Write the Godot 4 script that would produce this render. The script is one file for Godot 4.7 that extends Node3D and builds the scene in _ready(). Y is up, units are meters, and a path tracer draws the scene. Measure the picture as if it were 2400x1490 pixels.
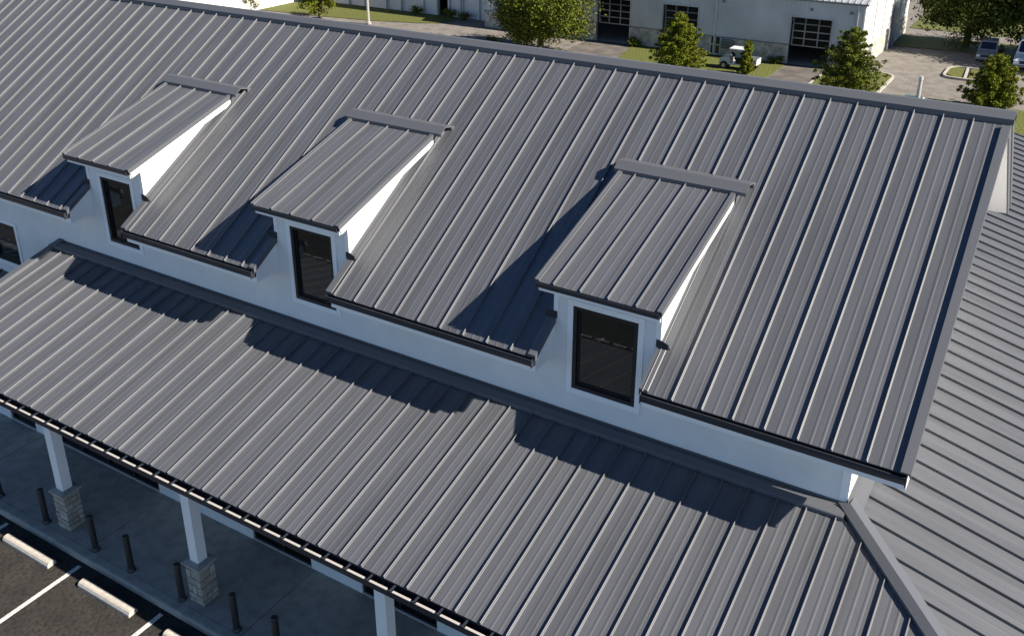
extends Node3D
# All lengths below are in building units; K turns them into metres.
const K := 1.35
const GY := -7.6            # pavement level
const RS := 0.606           # main roof slope
const CS := 0.2627          # canopy slope
const WZ := 4.27            # face of the upper front wall
const DC := [-14.44, -9.50, -4.09]   # dormer centres
var M := {}
var rng := RandomNumberGenerator.new()
var used := {}

# ---------------------------------------------------------------- helpers
func ST() -> SurfaceTool:
	var st := SurfaceTool.new()
	st.begin(Mesh.PRIMITIVE_TRIANGLES)
	st.set_smooth_group(-1)
	return st

func tri(st: SurfaceTool, a: Vector3, b: Vector3, c: Vector3) -> void:
	for p in [a, b, c]:
		st.add_vertex(p * K)

func quad(st: SurfaceTool, a: Vector3, b: Vector3, c: Vector3, d: Vector3) -> void:
	tri(st, a, b, c)
	tri(st, a, c, d)

func quv(st: SurfaceTool, p: Array, uv: Array) -> void:
	for i in [0, 1, 2, 0, 2, 3]:
		st.set_uv(uv[i])
		st.add_vertex(p[i] * K)

func box(st: SurfaceTool, lo: Vector3, hi: Vector3) -> void:
	var a := Vector3(lo.x, lo.y, lo.z); var b := Vector3(hi.x, lo.y, lo.z)
	var c := Vector3(hi.x, lo.y, hi.z); var d := Vector3(lo.x, lo.y, hi.z)
	var u := Vector3(0, hi.y - lo.y, 0)
	quad(st, a + u, b + u, c + u, d + u)
	quad(st, d, c, b, a)
	quad(st, d + u, c + u, c, d)
	quad(st, b + u, a + u, a, b)
	quad(st, c + u, b + u, b, c)
	quad(st, a + u, d + u, d, a)

# solid: a polygon of points moved along vec
func loft(st: SurfaceTool, poly: Array, vec: Vector3) -> void:
	var n := poly.size()
	var nor := Vector3.ZERO
	for i in n:
		nor += (poly[i] as Vector3).cross(poly[(i + 1) % n])
	var flip: bool = nor.dot(vec) > 0.0
	for i in n:
		var a: Vector3 = poly[i]; var b: Vector3 = poly[(i + 1) % n]
		if flip: quad(st, a, a + vec, b + vec, b)
		else: quad(st, b, b + vec, a + vec, a)
	nor = nor.normalized()
	var ax: Vector3 = ((poly[1] as Vector3) - (poly[0] as Vector3)).normalized()
	var ay: Vector3 = nor.cross(ax)
	var p2 := PackedVector2Array()
	for q in poly:
		p2.append(Vector2((q as Vector3).dot(ax), (q as Vector3).dot(ay)))
	var t := Geometry2D.triangulate_polygon(p2)
	for i in range(0, t.size(), 3):
		var a: Vector3 = poly[t[i]]; var b: Vector3 = poly[t[i + 1]]; var c: Vector3 = poly[t[i + 2]]
		tri(st, a, b, c)
		tri(st, a + vec, c + vec, b + vec)

# polygon given as (z, y) pairs, run along x
func prof_x(st: SurfaceTool, zy: Array, x0: float, x1: float) -> void:
	var poly := []
	for q in zy: poly.append(Vector3(x0, q[1], q[0]))
	loft(st, poly, Vector3(x1 - x0, 0, 0))

# polygon given as (x, y) pairs, run along z
func prof_z(st: SurfaceTool, xy: Array, z0: float, z1: float) -> void:
	var poly := []
	for q in xy: poly.append(Vector3(q[0], q[1], z0))
	loft(st, poly, Vector3(0, 0, z1 - z0))

func cyl(st: SurfaceTool, a: Vector3, b: Vector3, r0: float, r1: float, n := 10, caps := true) -> void:
	var d := (b - a).normalized()
	var e := d.cross(Vector3(0, 0, 1) if absf(d.z) < 0.9 else Vector3(1, 0, 0)).normalized()
	var f := d.cross(e)
	for i in n:
		var t0 := TAU * i / n; var t1 := TAU * (i + 1) / n
		var u0 := e * cos(t0) + f * sin(t0); var u1 := e * cos(t1) + f * sin(t1)
		quad(st, a + u0 * r0, b + u0 * r1, b + u1 * r1, a + u1 * r0)
		if caps:
			tri(st, b, b + u1 * r1, b + u0 * r1)
			tri(st, a, a + u0 * r0, a + u1 * r0)

# lathe: list of [radius, y] round a vertical axis
func lathe(st: SurfaceTool, c: Vector3, prof: Array, n := 14) -> void:
	for i in prof.size() - 1:
		for k in n:
			var t0 := TAU * k / n; var t1 := TAU * (k + 1) / n
			var r0: float = prof[i][0]; var r1: float = prof[i + 1][0]
			var y0: float = prof[i][1]; var y1: float = prof[i + 1][1]
			quad(st, c + Vector3(cos(t0) * r0, y0, sin(t0) * r0), c + Vector3(cos(t0) * r1, y1, sin(t0) * r1),
				c + Vector3(cos(t1) * r1, y1, sin(t1) * r1), c + Vector3(cos(t1) * r0, y0, sin(t1) * r0))

func numbered(n: String) -> String:
	if not used.has(n):
		used[n] = 0
		return n
	used[n] += 1
	return "%s_%03d" % [n, used[n]]

func obj(called: String, st: SurfaceTool, m: Material, parent: Node = null, tangents := false) -> MeshInstance3D:
	st.generate_normals()
	if tangents: st.generate_tangents()
	return put(called, st.commit(), m, parent)

func put(called: String, mesh: Mesh, m: Material, parent: Node = null, at := Vector3.ZERO) -> MeshInstance3D:
	var o := MeshInstance3D.new()
	o.mesh = mesh
	o.material_override = m
	o.position = at * K
	if parent == null:
		o.name = numbered(called)
		add_child(o)
	else:
		o.name = called
		parent.add_child(o, true)
	return o

func tag(o: Node, label: String, category: String, group := "") -> void:
	o.set_meta("label", label)
	o.set_meta("category", category)
	if group != "": o.set_meta("group", group)

func struct(called: String, st: SurfaceTool, m: Material, tangents := false) -> MeshInstance3D:
	var o := obj(called, st, m, null, tangents)
	o.set_meta("kind", "structure")
	return o

func thing(called: String, label: String, category: String, at := Vector3.ZERO, group := "") -> Node3D:
	var o := Node3D.new()
	o.name = numbered(called)
	add_child(o)
	o.position = at * K
	tag(o, label, category, group)
	return o

func part(called: String, parent: Node, at := Vector3.ZERO) -> Node3D:
	var o := Node3D.new()
	o.name = called
	parent.add_child(o, true)
	o.position = at * K
	return o

func copy(o: Node3D, called: String, at: Vector3, label: String) -> Node3D:
	var c := o.duplicate() as Node3D
	c.name = numbered(called)
	add_child(c)
	c.position = at * K
	c.set_meta("label", label)
	return c

# wall of given thickness with rectangular holes [x0, y0, x1, y1], face at z
func wall_holes(st: SurfaceTool, x0: float, x1: float, y0: float, y1: float, z0: float, z1: float, holes: Array) -> void:
	var xs := [x0, x1]; var ys := [y0, y1]
	for h in holes:
		for v in [h[0], h[2]]:
			if v > x0 and v < x1 and not xs.has(v): xs.append(v)
		for v in [h[1], h[3]]:
			if v > y0 and v < y1 and not ys.has(v): ys.append(v)
	xs.sort(); ys.sort()
	for i in xs.size() - 1:
		for j in ys.size() - 1:
			var cx: float = (xs[i] + xs[i + 1]) / 2; var cy: float = (ys[j] + ys[j + 1]) / 2
			var open := false
			for h in holes:
				if cx > h[0] and cx < h[2] and cy > h[1] and cy < h[3]: open = true
			if not open: box(st, Vector3(xs[i], ys[j], z0), Vector3(xs[i + 1], ys[j + 1], z1))

# ---------------------------------------------------------------- materials
func noise_tex(seed_: int, sx: float, sy: float, lo: float, hi: float, size := 512, oct := 4, tint := Color(1, 1, 1)) -> ImageTexture:
	# sx, sy: how many features fit across and along the tile
	var n := FastNoiseLite.new()
	n.seed = seed_; n.fractal_octaves = oct
	n.noise_type = FastNoiseLite.TYPE_SIMPLEX_SMOOTH
	n.frequency = sx / size
	var hgt := maxi(16, int(size * sy / sx))
	var src := n.get_seamless_image(size, mini(hgt, size), false, false, 0.15, true)
	src.convert(Image.FORMAT_L8)
	src.resize(size, size, Image.INTERPOLATE_CUBIC)
	var im := Image.create(size, size, true, Image.FORMAT_RGB8)
	for y in size:
		for x in size:
			var v := lerpf(lo, hi, src.get_pixel(x, y).r)
			im.set_pixel(x, y, Color(v * lerpf(tint.r, 1, v), v * lerpf(tint.g, 1, v), v * lerpf(tint.b, 1, v)))
	im.generate_mipmaps()
	return ImageTexture.create_from_image(im)

func bump_tex(seed_: int, sx: float, sy: float, strength: float, size := 512, oct := 3) -> ImageTexture:
	var t := noise_tex(seed_, sx, sy, 0.0, 1.0, size, oct)
	var im := t.get_image()
	im.clear_mipmaps()
	im.convert(Image.FORMAT_RGBA8)
	im.bump_map_to_normal_map(strength)
	im.generate_mipmaps()
	return ImageTexture.create_from_image(im)

func mat(c: Color, rough := 0.8, metal := 0.0) -> StandardMaterial3D:
	var m := StandardMaterial3D.new()
	m.albedo_color = c.linear_to_srgb()
	m.roughness = rough
	m.metallic = metal
	return m

func tri_mat(c: Color, rough: float, tex: Texture2D, scale_: float, nrm: Texture2D = null, ns := 0.4) -> StandardMaterial3D:
	var m := mat(c, rough)
	m.albedo_texture = tex
	m.uv1_triplanar = true
	m.uv1_world_triplanar = true
	m.uv1_scale = Vector3.ONE * scale_
	if nrm:
		m.normal_enabled = true
		m.normal_texture = nrm
		m.normal_scale = ns
	return m

func materials() -> void:
	var streak := noise_tex(11, 10.0, 0.9, 0.88, 1.06, 512, 4)
	var can := bump_tex(12, 3.0, 1.0, 2.2, 512, 2)
	var roof := mat(Color(0.088, 0.094, 0.106), 0.50, 0.15)
	roof.albedo_texture = streak
	roof.normal_enabled = true; roof.normal_texture = can; roof.normal_scale = 0.5
	roof.uv1_scale = Vector3(0.23, 0.16, 1)
	M.roof = roof
	M.trim = mat(Color(0.088, 0.094, 0.106), 0.50, 0.15)
	M.gutter = mat(Color(0.022, 0.026, 0.034), 0.4, 0.1)
	M.rim = mat(Color(0.50, 0.47, 0.42), 0.4, 0.3)
	var wn := noise_tex(21, 3.0, 3.0, 0.955, 1.0, 256, 4)
	M.white = tri_mat(Color(0.74, 0.74, 0.73), 0.65, wn, 0.3)
	M.trimwhite = mat(Color(0.80, 0.80, 0.80), 0.5)
	M.frame = mat(Color(0.012, 0.012, 0.013), 0.35)
	var gl := mat(Color(0.014, 0.016, 0.014), 0.03)
	gl.transparency = BaseMaterial3D.TRANSPARENCY_ALPHA
	gl.albedo_color.a = 0.55
	gl.metallic_specular = 0.6
	M.glass = gl
	M.doorglass = mat(Color(0.008, 0.009, 0.009), 0.3)
	M.doorglass.metallic_specular = 0.2
	M.inside = mat(Color(0.18, 0.17, 0.14), 0.9)
	var grain := noise_tex(31, 22.0, 22.0, 0.72, 1.1, 512, 5)
	var fine := bump_tex(32, 40.0, 40.0, 3.0, 512, 4)
	var blot := noise_tex(33, 5.0, 5.0, 0.70, 1.12, 512, 5)
	var soft := noise_tex(34, 7.0, 7.0, 0.86, 1.06, 512, 6)
	M.stone = []
	for c in [Color(0.40, 0.375, 0.33), Color(0.46, 0.435, 0.38), Color(0.35, 0.335, 0.31), Color(0.43, 0.385, 0.31), Color(0.50, 0.475, 0.42)]:
		M.stone.append(tri_mat(c, 0.92, grain, 1.3, fine, 0.7))
	M.mortar = tri_mat(Color(0.24, 0.225, 0.20), 0.95, grain, 1.5)
	M.capstone = tri_mat(Color(0.36, 0.35, 0.325), 0.9, grain, 1.1, fine, 0.4)
	M.concrete = tri_mat(Color(0.33, 0.315, 0.28), 0.9, soft, 0.33, fine, 0.25)
	M.kerb = M.concrete
	var asph := noise_tex(35, 34.0, 34.0, 0.45, 1.45, 1024, 7, Color(1.0, 0.98, 0.95))
	M.asphalt = tri_mat(Color(0.0268, 0.0238, 0.0200), 0.93, asph, 0.22, fine, 0.5)
	M.asphalt.detail_enabled = true
	M.asphalt.detail_blend_mode = BaseMaterial3D.BLEND_MODE_MUL
	M.asphalt.detail_albedo = blot
	M.pavement = tri_mat(Color(0.158, 0.145, 0.128), 0.93, noise_tex(36, 9.0, 9.0, 0.80, 1.08, 512, 6), 0.09, fine, 0.3)
	M.apron = tri_mat(Color(0.118, 0.105, 0.096), 0.93, blot, 0.12)
	M.paint = tri_mat(Color(0.70, 0.69, 0.66), 0.8, noise_tex(37, 26.0, 26.0, 0.62, 1.1, 256, 4), 0.7)
	M.stop = tri_mat(Color(0.42, 0.395, 0.345), 0.9, soft, 0.8, fine, 0.3)
	M.bollard = mat(Color(0.022, 0.022, 0.024), 0.45)
	var gt := noise_tex(41, 40.0, 40.0, 0.74, 1.12, 512, 6, Color(1.0, 0.97, 0.8))
	M.grass = tri_mat(Color(0.086, 0.099, 0.011), 0.95, gt, 0.12, fine, 1.0)
	M.leaf = []
	for c in [Color(0.090, 0.110, 0.014), Color(0.120, 0.140, 0.013), Color(0.060, 0.082, 0.014)]:
		var l := mat(c, 0.8)
		l.metallic_specular = 0.25
		l.vertex_color_use_as_albedo = true
		l.backlight_enabled = true
		l.backlight = Color(c.r * 1.1, c.g * 1.15, c.b * 0.3).linear_to_srgb()
		M.leaf.append(l)
	M.bark = tri_mat(Color(0.07, 0.055, 0.042), 0.95, grain, 2.0)
	M.siding = tri_mat(Color(0.55, 0.56, 0.55), 0.6, noise_tex(51, 4.0, 4.0, 0.86, 1.0, 256, 4), 0.1)
	M.masonry = tri_mat(Color(0.47, 0.44, 0.38), 0.9, blot, 0.3)
	M.farwhite = tri_mat(Color(0.74, 0.73, 0.70), 0.8, wn, 0.2)
	M.fartrim = mat(Color(0.16, 0.17, 0.18), 0.6)
	M.doorrail = mat(Color(0.30, 0.29, 0.26), 0.6)
	M.dark = mat(Color(0.02, 0.022, 0.024), 0.9)
	M.garage = tri_mat(Color(0.55, 0.56, 0.55), 0.7, wn, 0.2)
	M.metalroof = mat(Color(0.36, 0.37, 0.38), 0.45, 0.3)
	M.steel = mat(Color(0.45, 0.45, 0.44), 0.35, 0.4)
	M.teal = mat(Color(0.045, 0.085, 0.10), 0.5)
	M.rubber = mat(Color(0.015, 0.015, 0.016), 0.85)
	M.carwhite = mat(Color(0.62, 0.63, 0.64), 0.25); M.carwhite.clearcoat_enabled = true
	M.carsilver = mat(Color(0.30, 0.29, 0.31), 0.25, 0.3); M.carsilver.clearcoat_enabled = true
	M.carglass = mat(Color(0.012, 0.014, 0.016), 0.05)
	M.lamp = mat(Color(0.75, 0.75, 0.72), 0.2)

# ---------------------------------------------------------------- roof panels
# frame: o origin, a across, s run down the slope (per unit of run), n normal
func frame(o: Vector3, a: Vector3, s: Vector3) -> Dictionary:
	var n := s.cross(a).normalized()
	if n.y < 0: n = -n
	return {"o": o, "a": a, "s": s, "n": n}

func fp(f: Dictionary, u: float, r: float, h: float) -> Vector3:
	return f.o + f.a * u + f.s * r + f.n * h

# one standing-seam pan from u0 to u1; its top end runs from r0a to r0b
func pan(parent: Node, f: Dictionary, u0: float, u1: float, r0a: float, r0b: float, r1: float, seam := true, minor := true, seam_h := 0.039, mh := 0.0034) -> void:
	var st := ST()
	var pr := []
	var us := u0
	if seam:
		pr.append([u0, -0.012]); pr.append([u0, seam_h - 0.004]); pr.append([u0 + 0.003, seam_h]); pr.append([u0 + 0.009, seam_h]); pr.append([u0 + 0.013, seam_h - 0.003]); pr.append([u0 + 0.016, seam_h - 0.008]); pr.append([u0 + 0.016, 0.003]); pr.append([u0 + 0.020, 0.0])
		us = u0 + 0.016
	else:
		pr.append([u0, 0.0])
	if minor and u1 - u0 > 0.25:
		for t in [0.36, 0.68]:
			var c: float = us + (u1 - us) * t
			pr.append([c - 0.022, 0.0]); pr.append([c - 0.009, mh]); pr.append([c + 0.009, mh]); pr.append([c + 0.022, 0.0])
	pr.append([u1 - 0.001, 0.0])
	var off := rng.randf() * 7.0
	var lift := (rng.randf() - 0.5) * 0.0016
	for i in pr.size() - 1:
		var ua: float = pr[i][0]; var ub: float = pr[i + 1][0]
		var ha: float = pr[i][1] + lift; var hb: float = pr[i + 1][1] + lift
		var ra := lerpf(r0a, r0b, clampf((ua - u0) / (u1 - u0), 0, 1))
		var rb := lerpf(r0a, r0b, clampf((ub - u0) / (u1 - u0), 0, 1))
		quv(st, [fp(f, ua, ra, ha), fp(f, ub, rb, hb), fp(f, ub, r1, hb), fp(f, ua, r1, ha)],
			[Vector2(ua * K, ra * K + off), Vector2(ub * K, rb * K + off), Vector2(ub * K, r1 * K + off), Vector2(ua * K, r1 * K + off)])
		quv(st, [fp(f, ua, r1, ha), fp(f, ub, r1, hb), fp(f, ub, r1, -0.03), fp(f, ua, r1, -0.03)],
			[Vector2(ua, off), Vector2(ub, off), Vector2(ub, off + .03), Vector2(ua, off + .03)])
	obj("roof_panel", st, M.roof, parent, true)

func main_y(z: float) -> float: return -RS * z
func can_y(z: float) -> float: return -4.075 - CS * (z - WZ)

# ---------------------------------------------------------------- main building
func window(parent: Node, x0: float, x1: float, y0: float, y1: float, rail: float) -> void:
	var w := part("window", parent)
	var st := ST()
	var f := 0.058
	box(st, Vector3(x0, y0, WZ - 0.13), Vector3(x0 + f, y1, WZ + 0.006))
	box(st, Vector3(x1 - f, y0, WZ - 0.13), Vector3(x1, y1, WZ + 0.006))
	box(st, Vector3(x0 + f, y0, WZ - 0.13), Vector3(x1 - f, y0 + f, WZ + 0.006))
	box(st, Vector3(x0 + f, y1 - f, WZ - 0.13), Vector3(x1 - f, y1, WZ + 0.006))
	obj("frame", st, M.frame, w)
	st = ST()
	var s := 0.03
	var a := x0 + f; var b := x1 - f; var c := y0 + f; var d := y1 - f
	box(st, Vector3(a, c, WZ - 0.075), Vector3(a + s, d, WZ - 0.035))
	box(st, Vector3(b - s, c, WZ - 0.075), Vector3(b, d, WZ - 0.035))
	box(st, Vector3(a + s, c, WZ - 0.075), Vector3(b - s, c + s, WZ - 0.035))
	box(st, Vector3(a + s, d - s, WZ - 0.075), Vector3(b - s, d, WZ - 0.035))
	if rail > 0.0:
		var ry := lerpf(c, d, rail)
		box(st, Vector3(a + s, ry - 0.014, WZ - 0.073), Vector3(b - s, ry + 0.014, WZ - 0.037))
	obj("sash", st, M.frame, w)
	st = ST()
	box(st, Vector3(a + s, c + s, WZ - 0.058), Vector3(b - s, d - s, WZ - 0.052))
	obj("pane", st, M.glass, w)
	st = ST()
	var t := 0.085
	box(st, Vector3(x0 - t, y0 - t, WZ), Vector3(x0, y1 + t, WZ + 0.018))
	box(st, Vector3(x1, y0 - t, WZ), Vector3(x1 + t, y1 + t, WZ + 0.018))
	box(st, Vector3(x0, y1, WZ), Vector3(x1, y1 + t, WZ + 0.018))
	box(st, Vector3(x0, y0 - t, WZ), Vector3(x1, y0, WZ + 0.018))
	obj("casing", st, M.trimwhite, w)

func dormer(b: Node3D, c: float, win: Array, ribs: Array) -> void:
	var d := part("dormer", b)
	var dy := func(z: float) -> float: return -1.875 + 0.31 * (4.60 - z)
	var f := frame(Vector3(0, dy.call(1.85), 1.85), Vector3(1, 0, 0), Vector3(0, -0.31, 1))
	var r1 := 2.77
	var us := [c - 0.925]
	for r in ribs: us.append(c + r)
	us.append(c + 0.925)
	for i in us.size() - 1:
		pan(d, f, us[i], us[i + 1], 0.0, 0.0, r1, true, us[i + 1] - us[i] > 0.3)
	# edge trims
	for s in [-1.0, 1.0]:
		var e: float = c + s * 0.925
		var st := ST()
		loft(st, [fp(f, e - s * 0.055, 0.05, 0.008), fp(f, e - s * 0.05, 0.05, 0.034), fp(f, e + s * 0.02, 0.05, 0.034), fp(f, e + s * 0.02, 0.05, -0.05), fp(f, e + s * 0.006, 0.05, -0.05), fp(f, e + s * 0.006, 0.05, 0.008)], f.s * (r1 - 0.05))
		obj("rake_trim", st, M.trim, d)
		st = ST()
		loft(st, [fp(f, e - s * 0.02, 0.0, -0.035), fp(f, e + s * 0.004, 0.0, -0.035), fp(f, e + s * 0.004, 0.0, -0.16), fp(f, e - s * 0.02, 0.0, -0.16)], f.s * (r1 - 0.03))
		obj("fascia", st, M.trimwhite, d)
		# flashing between dormer side wall and main roof
		var w: float = c + s * 0.82
		st = ST()
		loft(st, [Vector3(w, main_y(1.95) + 0.10, 1.95), Vector3(w + s * 0.012, main_y(1.95) + 0.10, 1.95), Vector3(w + s * 0.014, main_y(1.95) + 0.035, 1.95), Vector3(w + s * 0.13, main_y(1.95) + 0.028, 1.95), Vector3(w + s * 0.13, main_y(1.95) - 0.01, 1.95), Vector3(w, main_y(1.95) - 0.01, 1.95)], Vector3(0, -RS, 1) * (WZ - 0.005 - 1.95))
		obj("side_flashing", st, M.trim, d)
		st = ST()
		loft(st, [Vector3(w - s * 0.035, main_y(WZ) + 0.036, WZ + 0.002), Vector3(w + s * 0.085, main_y(WZ) + 0.036, WZ + 0.002), Vector3(w + s * 0.095, main_y(WZ) + 0.028, WZ + 0.002), Vector3(w + s * 0.095, main_y(WZ) + 0.008, WZ + 0.002), Vector3(w - s * 0.022, main_y(WZ) + 0.008, WZ + 0.002), Vector3(w - s * 0.022, main_y(WZ) - 0.06, WZ + 0.002), Vector3(w - s * 0.035, main_y(WZ) - 0.06, WZ + 0.002)], Vector3(0, -RS, 1) * 0.585)
		obj("eave_end_trim", st, M.trim, d)
		st = ST()
		loft(st, [Vector3(w - s * 0.06, main_y(WZ) + 0.02, WZ + 0.018), Vector3(w - s * 0.06, main_y(WZ) + 0.13, WZ + 0.018), Vector3(w + s * 0.02, main_y(WZ) + 0.13, WZ + 0.018), Vector3(w + s * 0.12, main_y(WZ) + 0.09, WZ + 0.018), Vector3(w + s * 0.12, main_y(WZ) + 0.02, WZ + 0.018)], Vector3(0, 0, 0.014))
		obj("end_flashing", st, M.gutter, d)
		# side wall
		st = ST()
		var x0: float = w - s * 0.10
		loft(st, [Vector3(x0, main_y(4.13) - 0.14, 4.13), Vector3(x0, dy.call(4.13) - 0.165, 4.13), Vector3(x0, dy.call(1.62) - 0.165, 1.62), Vector3(x0, main_y(1.62) - 0.14, 1.62)], Vector3(s * 0.10, 0, 0))
		obj("side_wall", st, M.white, d)
		st = ST()
		box(st, Vector3(minf(w, w - s * 0.075), main_y(WZ) + 0.02, WZ), Vector3(maxf(w, w - s * 0.075), -1.945, WZ + 0.014))
		obj("corner_board", st, M.trimwhite, d)
	var st2 := ST()
	prof_x(st2, [[1.6, dy.call(1.6) - 0.04], [4.55, dy.call(4.55) - 0.04], [4.55, dy.call(4.55) - 0.155], [1.6, dy.call(1.6) - 0.155]], c - 0.90, c + 0.90)
	obj("soffit", st2, M.trimwhite, d)
	st2 = ST()
	box(st2, Vector3(c - 0.905, -2.035, 4.552), Vector3(c + 0.905, -1.90, 4.574))
	obj("fascia", st2, M.trimwhite, d)
	st2 = ST()
	prof_x(st2, [[4.576, -1.898], [4.576, -1.968], [4.628, -1.968], [4.648, -1.91], [4.648, -1.894], [4.636, -1.894], [4.634, -1.912], [4.622, -1.955], [4.588, -1.955], [4.588, -1.898]], c - 0.915, c + 0.915)
	obj("gutter", st2, M.gutter, d)
	st2 = ST()
	wall_holes(st2, c - 0.82, c + 0.82, -3.149, -1.94, WZ - 0.14, WZ, [win])
	obj("front_wall", st2, M.white, d)
	st2 = ST()
	box(st2, Vector3(c - 0.745, -2.02, WZ), Vector3(c + 0.745, -1.935, WZ + 0.014))
	obj("frieze_board", st2, M.trimwhite, d)
	window(b, win[0], win[2], win[1], win[3], -1.0)
	# head flashing over the top of the dormer roof
	st2 = ST()
	prof_x(st2, [[1.64, -0.992], [1.90, -0.928], [1.93, -0.932], [2.065, -1.032], [2.065, -1.084], [2.052, -1.084], [2.05, -1.04], [1.92, -0.95], [1.74, -0.99], [1.74, -1.12], [1.64, -1.04]], c - 1.02, c + 1.10)
	obj("head_flashing", st2, M.trim, d)
	for s in [-1.0, 1.0]:
		st2 = ST()
		var xa: float = c + s * 0.945
		loft(st2, [Vector3(xa, -0.999, 1.66), Vector3(xa, -0.955, 1.92), Vector3(xa, -1.045, 2.045), Vector3(xa, -1.27, 2.06), Vector3(xa, -1.04, 1.66)], Vector3(s * 0.012, 0, 0))
		obj("head_flashing_end", st2, M.trim, d)

func main_building() -> void:
	var b := thing("commercial_building", "white commercial building with grey standing seam metal roof, three shed dormers and columned canopy", "building", Vector3.ZERO)
	var xl := -26.0
	# --- main roof
	var mr := part("main_roof", b)
	var f := frame(Vector3(0, 0.0545, -0.09), Vector3(1, 0, 0), Vector3(0, -RS, 1))
	var cuts := []
	var k := 1
	while true:
		var x := -0.408 - (k - 1) * 0.4064
		if x < xl: break
		cuts.append(x)
		k += 1
	cuts.append(xl)
	cuts.reverse()
	cuts.append(-0.005)
	var r_full := 4.95
	for i in cuts.size() - 1:
		var a: float = cuts[i]; var c: float = cuts[i + 1]
		var hit := -1
		for i2 in 3:
			if c > DC[i2] - 0.815 and a < DC[i2] + 0.815: hit = i2
		if hit < 0:
			pan(mr, f, a, c, 0.0, 0.0, r_full, true, true)
			continue
		pan(mr, f, a, c, 0.0, 0.0, 1.75, true, true)
		var wl: float = DC[hit] - 0.815; var wr: float = DC[hit] + 0.815
		if wl > a + 0.004: pan(mr, f, a, wl, 1.75, 1.75, r_full, true, false)
		if c > wr + 0.004: pan(mr, f, wr, c, 1.75, 1.75, r_full, false, c - wr > 0.3)
	var st := ST()
	prof_x(st, [[0.064, 0.046], [-0.05, 0.132], [-0.09, 0.138], [-0.13, 0.132], [-0.245, 0.046], [-0.245, -0.03], [-0.232, -0.03], [-0.232, 0.038], [-0.09, 0.118], [0.051, 0.038], [0.051, -0.034], [0.064, -0.034]], xl, 0.12)
	obj("ridge_cap", st, M.trim, mr)
	st = ST()
	loft(st, [fp(f, -0.025, 0.2, 0.0), fp(f, -0.02, 0.2, 0.05), fp(f, 0.095, 0.2, 0.05), fp(f, 0.095, 0.2, -0.07), fp(f, 0.08, 0.2, -0.07), fp(f, 0.08, 0.2, 0.0)], f.s * (r_full - 0.19))
	obj("rake_trim", st, M.trim, mr)
	var fb := frame(Vector3(0, 0.0545, -0.09), Vector3(1, 0, 0), Vector3(0, -RS, -1))
	st = ST()
	loft(st, [fp(fb, -0.025, 0.2, 0.0), fp(fb, -0.02, 0.2, 0.05), fp(fb, 0.095, 0.2, 0.05), fp(fb, 0.095, 0.2, -0.07), fp(fb, 0.08, 0.2, -0.07), fp(fb, 0.08, 0.2, 0.0)], fb.s * (r_full - 0.19))
	obj("rake_trim", st, M.trim, mr)
	for i in cuts.size() - 1:
		pan(mr, fb, cuts[i], cuts[i + 1], 0.0, 0.0, r_full, true, false)
	for fr in [f, fb]:
		st = ST()
		loft(st, [fp(fr, 0.06, 0.1, -0.07), fp(fr, 0.082, 0.1, -0.07), fp(fr, 0.082, 0.1, -0.24), fp(fr, 0.06, 0.1, -0.24)], fr.s * (r_full - 0.17))
		obj("rake_fascia", st, M.trim, mr)
		st = ST()
		loft(st, [fp(fr, -0.62, 0.1, -0.225), fp(fr, 0.06, 0.1, -0.225), fp(fr, 0.06, 0.1, -0.235), fp(fr, -0.62, 0.1, -0.235)], fr.s * (r_full - 0.2))
		obj("rake_soffit", st, M.trimwhite, mr)
	# --- eave: soffit boxes, gutters and roof deck between the dormers
	var edges := [xl]
	for dc in DC: edges.append(dc - 0.82); edges.append(dc + 0.82)
	edges.append(0.06)
	for i in range(0, edges.size(), 2):
		var x0: float = edges[i]; var x1: float = edges[i + 1]
		st = ST()
		prof_x(st, [[WZ, main_y(WZ) - 0.04], [4.79, main_y(4.79) - 0.04], [4.79, -3.215], [4.765, -3.215], [4.765, -3.20], [WZ, -3.20]], x0, x1)
		obj("boxed_eave", st, M.trimwhite, mr)
		st = ST()
		prof_x(st, [[4.792, -2.985], [4.792, -3.095], [4.872, -3.095], [4.905, -3.02], [4.905, -2.975], [4.885, -2.975], [4.885, -2.988], [4.893, -2.99], [4.893, -3.02], [4.864, -3.083], [4.804, -3.083], [4.804, -2.985]], x0 + 0.012, x1 - 0.012)
		obj("gutter", st, M.gutter, mr)
		st = ST()
		for e in [x0, x1 - 0.012]:
			box(st, Vector3(e, -3.098, 4.792), Vector3(e + 0.012, -2.97, 4.908))
		obj("gutter_end", st, M.gutter, mr)
		st = ST()
		prof_x(st, [[-0.09, 0.02], [WZ - 0.15, main_y(WZ - 0.15) - 0.03], [WZ - 0.15, main_y(WZ - 0.15) - 0.13], [-0.09, -0.09]], x0, minf(x1, -0.64))
		obj("roof_deck", st, M.inside, mr)
	for dc in DC:
		st = ST()
		prof_x(st, [[-0.09, 0.02], [1.6, main_y(1.6) - 0.03], [1.6, main_y(1.6) - 0.13], [-0.09, -0.09]], dc - 0.82, dc + 0.82)
		obj("roof_deck", st, M.inside, mr)
	# --- upper front wall
	var wins := [[-14.87, -3.68, -14.0, -2.33], [-9.96, -3.62, -9.05, -2.27], [-4.60, -3.635, -3.60, -2.30]]
	var holes := wins.duplicate()
	var lw := [-19.15, -5.06, -18.20, -4.12]
	holes.append(lw)
	st = ST()
	wall_holes(st, xl, -0.62, -4.2, -3.15, WZ - 0.14, WZ - 0.001, holes)
	wall_holes(st, xl, -15.5, GY, -4.2, WZ - 0.14, WZ, [lw])
	obj("front_wall", st, M.white, b)
	window(b, lw[0], lw[2], lw[1], lw[3], 0.5)
	var ribs := [[-0.47, -0.05, 0.40], [-0.49, -0.06, 0.40], [-0.66, -0.25, 0.16, 0.57]]
	for i in 3: dormer(b, DC[i], wins[i], ribs[i])
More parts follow.
